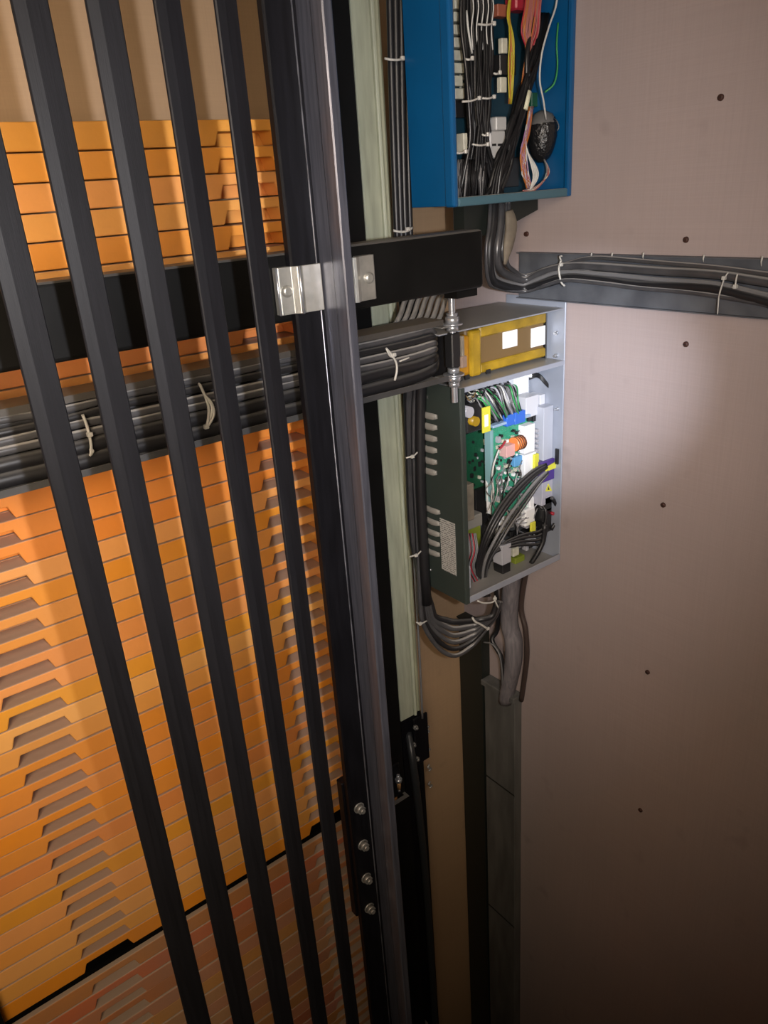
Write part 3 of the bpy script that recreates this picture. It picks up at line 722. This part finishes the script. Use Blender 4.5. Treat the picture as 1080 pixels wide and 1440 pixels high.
# heavy dark cables sweeping down to the lower left
for off, r, m in ((0, .0050, M_BLACKCABLE), (5, .0048, M_BLACKCABLE), (-6, .0036, M_BLACKCABLE), (17, .0040, M_GREYCABLE), (24, .0030, M_BLACKCABLE), (29, .0026, M_DUSTSHEEN)):
    pc_([(768 + off*.1, 655 + off*.4, 1.108), (752 + off*.2, 665 + off*.6, 1.105), (730 + off*.4, 686 + off*.7, 1.104), (706 + off*.5, 716 + off*.7, 1.106), (688 + off*.5, 748 + off*.6, 1.11), (676 + off*.4, 782 + off*.3, 1.125), (672 + off*.4, 815, 1.15), (680 + off*.3, 838, 1.17)], r, m, 'power_cable')
for i in range(4):
    pc_([(757, 705 + i*5, 1.13), (768, 720 + i*4, 1.11), (762, 745+i*6, 1.112), (735 - i*3, 752 + i*5, 1.12), (706 - i*4, 766 + i*4, 1.13), (686, 790 + i*3, 1.14)], .0035, M_BLACKCABLE, 'power_cable')
pc_([(766, 738, 1.108), (764, 760, 1.108), (756, 778, 1.112), (747, 792, 1.12)], .0065, M_BLACKCABLE, 'power_cable')
pc_([(776, 700, 1.106), (783, 712, 1.104), (783, 730, 1.105), (775, 745, 1.11)], .005, M_BLACKCABLE, 'power_cable')
for i in range(16):
    u = rnd.uniform(690, 735); v = rnd.uniform(645, 700)
    pc_([(u, v, 1.13), (u + rnd.uniform(-6, 2), v + 10, 1.118), (u - rnd.uniform(0, 8), v + 20, 1.118), (u - rnd.uniform(-6, 10), v + 34, 1.135)], .0013, rnd.choice([M_GREYCABLE, M_BLKPL, M_WWIRE, M_GREYCABLE]))
for i in range(18):
    u = rnd.uniform(700, 760); v = rnd.uniform(705, 760)
    pc_([(u, v, 1.15), (u + rnd.uniform(-8, 8), v + rnd.uniform(-6, 10), 1.13), (u + rnd.uniform(-12, 4), v + rnd.uniform(6, 18), 1.135), (u - rnd.uniform(0, 14), v + 22, 1.16)], .0016, rnd.choice([M_GREYCABLE, M_BLKPL, M_GREYPL, M_WWIRE]))
for i in range(9):
    u = 655 + rnd.uniform(0, 14); pc_([(u, 750, 1.15), (u+3, 775, 1.135), (u-2, 798, 1.14), (u+10, 822, 1.15), (u+16, 838, 1.17)], .0018, rnd.choice([M_BLKPL, M_BLACKCABLE, M_GREYCABLE, M_RED]))

# ------------------------------------------------------------------ blue cabinet
BX0, BX1, BY0, BY1, BZ0, BZ1 = .998, XR-.002, 1.0843, 1.205, -.0405, .350
bc = thing('blue_cabinet', 'blue painted steel cabinet with its front open, packed with wiring', 'cabinet', loc=(BX0, BY1, BZ0))
OB = Vector((BX0, BY1, BZ0))
def bpart(name, b, m, parent=None, bevel=0, label=None):
    b.bm.transform(Matrix.Translation(-OB)); o = b.build(name, m, parent or bc, bevel)
    if label: o['label'] = label
    return o
bpart('side_panel', MB().box(BX0, BX0+.003, BY0+.02, BY1, BZ0, BZ1, .001), M_BLUE)
bpart('front_lip', MB().box(BX0-.003, BX0+.010, BY0, BY0+.024, BZ0-.002, BZ1, .004, 2), M_BLUE)
bpart('side_panel', MB().box(BX1-.003, BX1, BY0+.012, BY1, BZ0, BZ1, .001), M_BLUE)
bpart('front_lip', MB().box(BX1-.012, BX1, BY0, BY0+.012, BZ0-.002, BZ1, .003, 2), M_BLUE)
bpart('front_lip', MB().box(BX0+.010, BX1-.012, BY0, BY0+.012, BZ0-.002, BZ0+.014, .003, 2), mat('dusty_blue', (0.05, 0.115, 0.15), .5, dust=(.25,.26,.24), dust_amt=.9), label='dusty bottom lip')
bpart('bottom_panel', MB().box(BX0+.003, BX1-.003, BY0+.012, BY1, BZ0, BZ0+.003), M_BLUE)
bpart('top_panel', MB().box(BX0, BX1, BY0, BY1, BZ1, BZ1+.003), M_BLUE)
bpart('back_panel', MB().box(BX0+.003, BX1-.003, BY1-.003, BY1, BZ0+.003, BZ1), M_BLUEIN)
def bquad(name, u0, v0, u1, v1, y, dep, m, parent=None, bev=.001):
    a = aty(u0, v0, y); c = aty(u1, v1, y)
    x0, x1 = sorted((a.x, c.x)); z0, z1 = sorted((a.z, c.z))
    return bpart(name, MB().box(x0, x1, y, y+dep, max(z0, BZ0+.004), z1, bev), m, parent)
def bw(pts, r, m, name='wire', n=6, k=4): return cable(name, [Vector(aty(u, v, y)) - OB for u, v, y in pts], r, m, parent=bc, n=n, k=k)
rb = random.Random(11)
# cream terminal blocks down the left
for k in range(9):
    bquad('terminal_block', 639 + rb.uniform(-1, 1), -20 + k*18, 652 + rb.uniform(-1, 2), -5 + k*18, 1.165, .03, M_CREAM)
for k in range(6):
    bquad('terminal_block', 661, 62 + k*13, 674 + rb.uniform(-1, 1), 72 + k*13, 1.17, .03, M_CREAM)
for k in range(3): bquad('terminal_block', 668 + k*9, -10, 675 + k*9, 22, 1.175, .02, M_GREYPL)
bquad('relay_socket', 689, 184, 711, 222, 1.13, .04, mat('dull_white', (.42, .42, .42), .45), bev=.002)
bquad('relay_socket', 698, 164, 713, 183, 1.135, .03, mat('dull_white', (.42, .42, .42), .45), bev=.002)
for u in (693, 701): bquad('socket_hole', u, 202, u+5, 205, 1.128, .004, M_BLKPL, bev=0)
bquad('marker_tag', 706, 53, 714, 75, 1.12, .01, M_CREAM); bquad('marker_tag', 704, 108, 713, 130, 1.12, .01, M_CREAM)
bquad('contactor', 703, 76, 726, 106, 1.135, .03, M_BLKPL); bquad('contactor', 640, 136, 690, 165, 1.185, .015, M_BLKPL)
bquad('contactor', 700, 5, 716, 24, 1.15, .02, mat('rust_red', (.30, .09, .05), .5))
bquad('red_block', 726, -12, 746, 15, 1.14, .03, M_RED, bev=.003)
bquad('dark_tray', 648, 225, 730, 262, 1.188, .012, M_BLKPL)
bquad('ribbon_plug', 652, 187, 658, 214, 1.13, .02, M_CREAM)
# black cable looms
for i in range(40):
    u0 = 650 + rb.random()*42; u1 = 662 + (u0 - 652)*.62 + rb.uniform(-3, 3); u2 = 650 + (u0-652)*1.15 + rb.uniform(-14, 14)
    y = 1.14 + rb.uniform(-.018, .03)
    bw([(u0, -40, y), (u0 + rb.uniform(-3, 3), 30, y), ((u0+u1)/2 + rb.uniform(-2, 2), 90, y-.004), (u1 + rb.uniform(-4, 4), 145, y-.008), (u1 + rb.uniform(-2, 2), 195, y-.006), ((u1+u2)/2, 240, y), (u2, 283, y+.01)], .0026 + rb.random()*.0016, rb.choice([M_LOOM, M_LOOM, M_BLKPL, M_LOOM, M_BLACKCABLE]), 'loom_cable')
for i in range(26):
    u0 = 643 + rb.random()*45
    bw([(u0, 225, 1.13), (u0 - 2, 250, 1.12), (u0 + rb.uniform(-6, 3), 284, 1.13)], .002, rb.choice([M_LOOM, M_LOOM, M_BLACKCABLE, M_GREYCABLE]), 'loom_cable')
for i in range(20):   # looms crossing to the right then down to the bottom
    u0 = 752 + rb.uniform(-10, 16)
    y = 1.125 + rb.uniform(-.014, .02)
    bw([(u0 + 4, 20, y+.02), (u0 - 6, 70, y), (738 + rb.uniform(-8, 8), 125, y), (724 + rb.uniform(-8, 8), 175, y-.004), (707 + rb.uniform(-12, 12), 230, y-.004), (690 + rb.uniform(-14, 20), 284, y)], .0034 + rb.random()*.0016, rb.choice([M_LOOM, M_BLKPL, M_LOOM]), 'loom_cable')
# spiral wrapped light wires between the looms
for i in range(5):
    u = 664 + i*7
    bw([(u, -10, 1.12), (u+2, 12, 1.118), (u-1, 40, 1.12), (u+1, 70, 1.125)], .0012, M_WWIRE)
bw([(656, 15, 1.13), (659, 45, 1.125), (664, 75, 1.13)], .002, M_WWIRE)
# yellow and orange wires
for i in range(7):
    u = 716 + rb.random()*7
    bw([(716 + rb.uniform(0, 3), -10, 1.13), (713 + rb.uniform(0, 4), 25, 1.122), (u, 55, 1.112), (u+rb.uniform(-2, 3), 90, 1.113), (u-1, 120, 1.112), (718 + rb.uniform(-3, 2), 146, 1.12)], .0013, M_ORWIRE if i < 2 else M_YWIRE)
# pink wire fan
for i in range(22):
    u0 = 738 + i*1.05; u1 = 735 + rb.random()*10
    bw([(u0 + 3, -20, 1.12), (u0, 10, 1.115), (u0 - 4 + rb.uniform(-2, 2), 45, 1.115), (u1 + 4, 75, 1.12), (u1, 105, 1.125), (u1 - 3, 130, 1.14)], .0013, rb.choice([M_PINK, M_PINK, M_PINK, M_RED, M_ORWIRE]))
# white and green single wires
bw([(784, -20, 1.10), (782, 8, 1.10), (772, 38, 1.098), (762, 75, 1.096), (759, 112, 1.096), (764, 140, 1.10), (768, 168, 1.11)], .0018, M_WWIRE)
bw([(785, 32, 1.12), (783, 62, 1.115), (784, 95, 1.11), (779, 118, 1.108), (766, 130, 1.12)], .0017, M_GWIRE)
bw([(789, 10, 1.13), (787, 60, 1.125), (789, 120, 1.13), (785, 160, 1.14)], .0017, M_GWIRE)
# orange, lilac, white bundle curling at the bottom right
for i in range(16):
    m = M_ORWIRE if i < 7 else rb.choice([M_LILAC, M_PINK, M_WWIRE])
    bw([(746 + rb.uniform(-4, 4), 150, 1.13), (742 + rb.uniform(-4, 3), 185, 1.118), (735 + rb.uniform(-3, 6), 215, 1.112), (738 + rb.uniform(-4, 6), 245, 1.11), (745 + rb.uniform(-6, 10), 266, 1.115)], .0014, m)
for i in range(9):
    bw([(735 + i, 268, 1.115), (750 + i, 268 - i, 1.108), (764 + i*.8, 255 - i, 1.106), (770 + rb.uniform(-1, 2), 238, 1.112), (765, 224, 1.125)], .0016, rb.choice([M_WWIRE, M_GREYCABLE, M_CREAM, M_PINK]))
for i in range(4): bw([(738, 200 + i*3, 1.115), (748 + i*2, 235, 1.104), (750 + i*2, 250, 1.104), (745, 268, 1.112)], .0017, M_WWIRE)
# black bagged part with a grey cap
pb = aty(763, 196, 1.135)
bpart('bagged_relay', MB().tube(smooth([pb + Vector((0, 0, .040)), pb + Vector((.002, 0, .032)), pb + Vector((0, 0, .012)), pb + Vector((-.002, 0, -.008)), pb + Vector((-.003, 0, -.030)), pb + Vector((-.004, 0, -.042))], 3), [.012, .019, .023, .026, .028, .029, .029, .029, .028, .027, .025, .022, .019, .015, .010, .006], 14), mat('black_bag', (.010, .010, .011), .22, bump=.9, bscale=120))
bpart('bag_cap', MB().tube([pb + Vector((0, 0, .016)), pb + Vector((.001, 0, .03)), pb + Vector((.001, 0, .044)), pb + Vector((.002, 0, .050))], [.0285, .027, .019, .008], 14), mat('cap_grey', (.10, .10, .10), .5))
bw([(770, 165, 1.115), (781, 168, 1.112), (786, 178, 1.112), (782, 186, 1.115)], .001, M_GREYCABLE)
# tag and green ties
a = aty(745, 128, 1.104); c = aty(739, 154, 1.104)
d = (c - a); bpart('wire_marker', MB().tube([a, c], .0052, 8, flat=.5), mat('marker_cream', (.62, .62, .46), .5))
bquad('green_plug', 748, 130, 774, 150, 1.175, .02, mat('dark_green_pl', (.01, .08, .04), .5))
# zip ties on the looms
for (u0, v0, u1, v1) in ((672, 34, 695, 33), (650, 143, 674, 138), (678, 138, 695, 136), (694, 103, 703, 102), (664, 203, 686, 203), (678, 189, 686, 189), (640, 215, 655, 213), (655, 83, 664, 82)):
    bw([(u0, v0, 1.112), ((u0+u1)/2, (v0+v1)/2+1.5, 1.108), (u1, v1, 1.112)], .0019, M_TIE, 'wire_tie')
    p = aty(u1, v1, 1.11); bpart('tie_head', MB().obox(p, (.006, .005, .007), None, .001), M_TIE)

# black sloping wedge below the blue cabinet
bk = tag(MB().prism_y([(1.10, -.0425), (1.312, -.0425), (1.312, -.066), (1.20, -.098), (1.10, -.110)], 1.17, 1.2).build('cabinet_wedge', M_POST),
         'black sloping wedge under the blue cabinet', 'bracket')
# wooden packing strip behind the cabinet's right edge
tag(MB().box(1.300, XR, 1.0843+.13, 1.232, -.06, .33).build('packing_strip', mat('raw_wood', (.40, .24, .11), .7, var=.3, scale=20, stretch=(6, 6, .5))), 'narrow raw timber strip behind the blue cabinet', 'strip')

# ------------------------------------------------------------------ cable runs left of and below the blue cabinet
for i, (u0, u1, r, t) in enumerate(((548, 558, .0065, 'leftmost'), (556, 564, .0070, 'second from the left'), (564, 570, .0070, 'third from the left'), (571, 577, .0055, 'rightmost'))):
    pts = [aty(u0-2, -110, 1.235), aty(u0, 0, 1.235), aty((u0+u1)/2-1, 160, 1.235), aty(u1, 322, 1.235), aty(u1+5, 400, 1.238), aty(u1+12, 480, 1.24), aty(u1+16, 560, 1.24), aty(u1+18, 640, 1.245)]
    cable('riser_cable', pts, r, M_BLACKCABLE, t + ' of the black vertical cables beside the blue cabinet', 'cable', 'vertical cables beside the blue cabinet')
tie('cable_tie', 'white tie round the vertical black cables beside the blue cabinet', [[aty(541, 82, 1.225), aty(550, 84, 1.216), aty(562, 84, 1.216), aty(569, 81, 1.222)]], None, aty(566, 82, 1.218), .0022)
tie('cable_tie', 'grey tie at the foot of the vertical black cables', [[aty(553, 324, 1.225), aty(562, 326, 1.219), aty(572, 325, 1.219), aty(580, 320, 1.225)]], None, aty(573, 322, 1.22), .0025)
for (u, v), t in (((578, 641), 'by its upper slots'), ((583, 780), 'by its lower slots')):
    tie('cable_tie', 'small white tie left of the control box, ' + t, [[aty(u-7, v+3, 1.195), aty(u, v+1, 1.19), aty(u+4, v, 1.19), aty(u+9, v-5, 1.192)]], None, aty(u+2, v+1, 1.19), .0018)

# ------------------------------------------------------------------ right cable tray
rt = thing('cable_tray', 'dark grey flat cable tray along the pink wall with black cables tied to it', 'cable tray', loc=(XR, .9, -.2))
MB().box(-.010, -.0005, -1.6, .320, -.0485, .0490, .001).build('tray_back', M_TRAYR, rt)
for z in (-.0485, .0465): MB().box(-.018, -.010, -1.6, .320, z, z+.002).build('tray_rim', M_TRAYR, rt)
for k, (u, v, ln) in enumerate(((861, 357, .012), (832, 357, .008), (990, 360, .010), (1072, 362, .014), (905, 357, .010))):   # drips of wall paint over the upper edge
    p = atx(u, v, XR-.0192) - Vector((XR, .9, -.2))
    MB().tube([(p.x, p.y, p.z+.002), (p.x, p.y+.001, p.z-ln*.5), (p.x, p.y, p.z-ln)], [.002, .0014, .0006], 6).build('paint_drip', M_TIE, rt)
RW = XR - .03
def rc(pts, r, m, lab, name='wall_cable', **k):
    Q = [Vector(atx(u, v, RW - d)) for u, v, d in pts]
    e0 = Q[-1]; e1 = Q[-2]; dd = (e0 - e1).normalized()
    Q += [e0 + dd*.25, Vector((RW-.01, -.3, e0.z-.02)), Vector((RW-.01, -.68, e0.z-.02))]
    return Q
def right_cable(i, start, pts, r, m, lab):
    Q = rc(pts, r, m, lab)
    S = [Vector(p) for p in start]
    return cable('wall_cable', S + Q, r, m, lab, 'cable', 'cables on the right hand tray', n=8, k=4)
def drop(i, u, uL, vL):
    return [aty(u, 282, 1.165), aty(u - 2, 318, 1.155), aty(uL, 350, 1.15), aty(uL + 2, vL - 12, 1.155), aty(uL + 14, vL, 1.17)]
right_cable(0, drop(0, 712, 706, 378), [(738, 388, .01), (770, 378, .0), (800, 370, .0), (822, 364, 0), (845, 362.5, 0), (880, 365, 0), (925, 369, 0), (1007, 376, 0), (1080, 385.5, 0)], .0042, M_DUSTSHEEN, 'thin dusty topmost cable arching along the right hand tray')
right_cable(1, drop(1, 705, 699, 386), [(738, 394, .012), (765, 382, .004), (800, 374, 0), (845, 375, 0), (925, 381, 0), (1007, 386, 0), (1080, 397, 0)], .0085, M_DUSTSHEEN, 'thick ribbed black cable just under the thin top one on the right hand tray')
right_cable(2, drop(2, 699, 692, 394), [(735, 400, .016), (760, 391, .010), (787, 383, .006), (845, 385, .002), (925, 393, .002), (1007, 399, .002), (1080, 415, .002)], .0045, M_GREYCABLE, 'pale grey cable in the middle of the right hand tray bundle')
right_cable(3, drop(3, 695, 688, 400), [(735, 406, .014), (765, 399, .010), (800, 390, .006), (845, 393, 0), (900, 401, 0), (1000, 405, 0), (1080, 424, 0)], .0095, M_BLACKCABLE, 'thickest black cable low in the right hand tray bundle')
right_cable(4, drop(4, 690, 684, 404), [(736, 410, .018), (765, 402, .016), (795, 394, .014), (845, 398, .010), (900, 405, .008), (960, 410, .006), (1020, 418, .004), (1080, 428, .004)], .0042, M_DUSTSHEEN, 'thin lowest cable on the right hand tray')
right_cable(5, drop(5, 716, 712, 384), [(742, 398, .006), (775, 392, .0), (810, 381, 0), (860, 388, 0), (930, 396, 0), (1007, 404, 0), (1080, 419, 0)], .0042, M_DUSTSHEEN, 'thin dusty cable that dips under the pale one on the right hand tray')
def PX(*uv, d=.016): return [atx(u, v, RW - d) for u, v in uv]
tie('cable_tie', 'white tie at the left start of the right hand tray bundle', [PX((789, 366), (786, 376), (787, 388), (790, 398), (794, 402))], [PX((789, 366), (787, 361), (790, 360))], PX((789, 372))[0], .0022)
tie('cable_tie', 'thin white tie with a long dangling tail on the right hand tray', [PX((1024, 383), (1019, 391), (1015, 402), (1011, 416))], [PX((1011, 416), (1010, 428), (1009, 442))], PX((1018, 391))[0], .0014)
tie('cable_tie', 'short white tie beside the one with the dangling tail on the right hand tray', [PX((1037, 385), (1035, 394), (1034, 402))], [PX((1034, 403), (1029, 404))], PX((1034, 403))[0], .0014)
# dusty wrapped tail hanging under the cabinet
ts = [aty(716, 296, 1.14), aty(719, 318, 1.138), aty(715, 345, 1.138), aty(710, 372, 1.14)]
tag(MB().tube(smooth(ts, 4), [.010, .0125, .0145, .016, .0165, .016, .0155, .015, .014, .012, .009, .006, .004], 8, flat=.45).build('tape_wrap', M_TAPE), 'dusty brown tape wrapped tail hanging below the blue cabinet', 'tape')
# corrugated conduits on top of the control box
ORD = ('first', 'second', 'third', 'fourth', 'fifth', 'sixth', 'seventh')
for i in range(7):
    u = 561 + i*9.5
    a = aty(u, 447, 1.17); c = aty(u + 15, 409 - i*.6, 1.20)
    cable('conduit', [a + Vector((-.03, .005, -.035)), a, a.lerp(c, .5) + Vector((0, 0, .003)), c, c + Vector((.03, .02, .04))], .0052, M_CONDUIT,
          ORD[i] + ' slanting dusty conduit from the left in the gap behind the beam', 'conduit', 'slanting conduits above the control box')

# ------------------------------------------------------------------ below the control box
sl = thing('wrapped_loom', 'thick grey sleeved cable loom bending down from the control box into the duct', 'cable loom')
s_pts = [Vector((1.262, 1.19, -.862)), atx(716, 868, 1.285), atx(722, 900, 1.283), atx(722, 930, 1.283), atx(716, 958, 1.285), atx(712, 985, 1.29)]
MB().tube(smooth(s_pts, 4), [.026]*8 + [.027]*9 + [.025]*4, 12, flat=.8).build('sleeve', M_SLEEVE, sl)
cable('outer_cable', [Vector((1.29, 1.165, -.862)), atx(733, 850, 1.30), atx(739, 885, 1.30), atx(741, 920, 1.30), atx(738, 950, 1.302), atx(733, 985, 1.305)], .007, mat('brown_cable', (.045, .03, .026), .5), parent=sl)
cable('inner_cable', [Vector((1.20, 1.20, -.862)), atx(700, 878, 1.27), atx(692, 900, 1.262), atx(705, 925, 1.258), atx(707, 960, 1.265), atx(705, 985, 1.285)], .0065, M_BLACKCABLE, parent=sl)
cable('grey_lead', [atx(680, 903, 1.25), atx(692, 906, 1.248), atx(702, 920, 1.248), atx(706, 945, 1.252), atx(706, 975, 1.27)], .0022, M_GREYCABLE, parent=sl)
dk_top = atx(712, 975, 1.29).z
dt = thing('wall_duct', 'flat grey vertical cable duct on the pink wall in the corner', 'duct', loc=(XR, 1.272, ZF))
MB().box(-.030, -.0005, -.060, .060, 0, dk_top-ZF, .002).build('duct_body', M_DUCT, dt)
for z in (dk_top-ZF-.35, dk_top-ZF-.9): MB().box(-.0315, -.0302, -.060, .060, z, z+.004).build('duct_joint', M_POST, dt)
MB().box(-.040, -.0005, -.064, .064, dk_top-ZF-.012, dk_top-ZF+.006, .002).build('collar', M_DUCT, dt)
pt = thing('corner_post', 'black steel post standing in the corner left of the grey duct', 'post', loc=(XR-.02, 1.385, ZF))
pz = atx(668, 880, XR-.03).z
MB().box(-.012, .0195, -.048, .048, 0, pz-ZF, .001).build('post_body', M_POST, pt)
MB().box(-.016, .0195, -.050, .050, pz-ZF, pz-ZF+.004).build('post_cap', M_POST, pt)
# ties at the loop
tie('cable_tie', 'white tie with a long pale tail at the right end of the cable loop', [[aty(664, 868, 1.15), aty(668, 874, 1.145), aty(676, 878, 1.142), aty(685, 884, 1.14)]], None, aty(686, 884, 1.14), .0026)
tie('cable_tie', 'pale tie hanging from the bottom edge of the control box', [[aty(672, 845, 1.08), aty(680, 848, 1.08), aty(692, 847, 1.08), aty(697, 843, 1.082)]], [[aty(696, 838, 1.08), aty(697, 846, 1.08), aty(701, 855, 1.082)]], aty(696, 842, 1.08), .002)
tie('cable_tie', 'grey tie at the upper left of the cable loop under the control box', [[aty(585, 875, 1.205), aty(592, 877, 1.198), aty(600, 873, 1.2)]], None, aty(591, 877, 1.199), .002)
# flexible conduit rising on the lower rail
pts = [aty(574, 1030, 1.305), aty(579, 1060, 1.272), aty(583, 1090, 1.262), aty(590, 1150, 1.262), aty(597, 1220, 1.262), aty(603, 1300, 1.262), aty(608, 1380, 1.262), aty(612, 1450, 1.262), aty(620, 1560, 1.262)]
pts = pts + [Vector((pts[-1].x, 1.262, ZF))]
cable('flexible_conduit', pts, .0105, mat('conduit_black', (.02, .022, .024), .4), 'dark grey flexible conduit running down beside the lower guide rail', 'conduit')
# thin rod-like lead between the pale rail and the tan wall
cable('earth_lead', [aty(574, 640, 1.275), aty(578, 720, 1.275), aty(583, 800, 1.275), aty(587, 870, 1.275), aty(591, 940, 1.275), aty(594, 1010, 1.278)], .0028, M_GREYCABLE, 'thin grey lead running down along the right edge of the pale rail', 'cable')

bpy.context.view_layer.update()
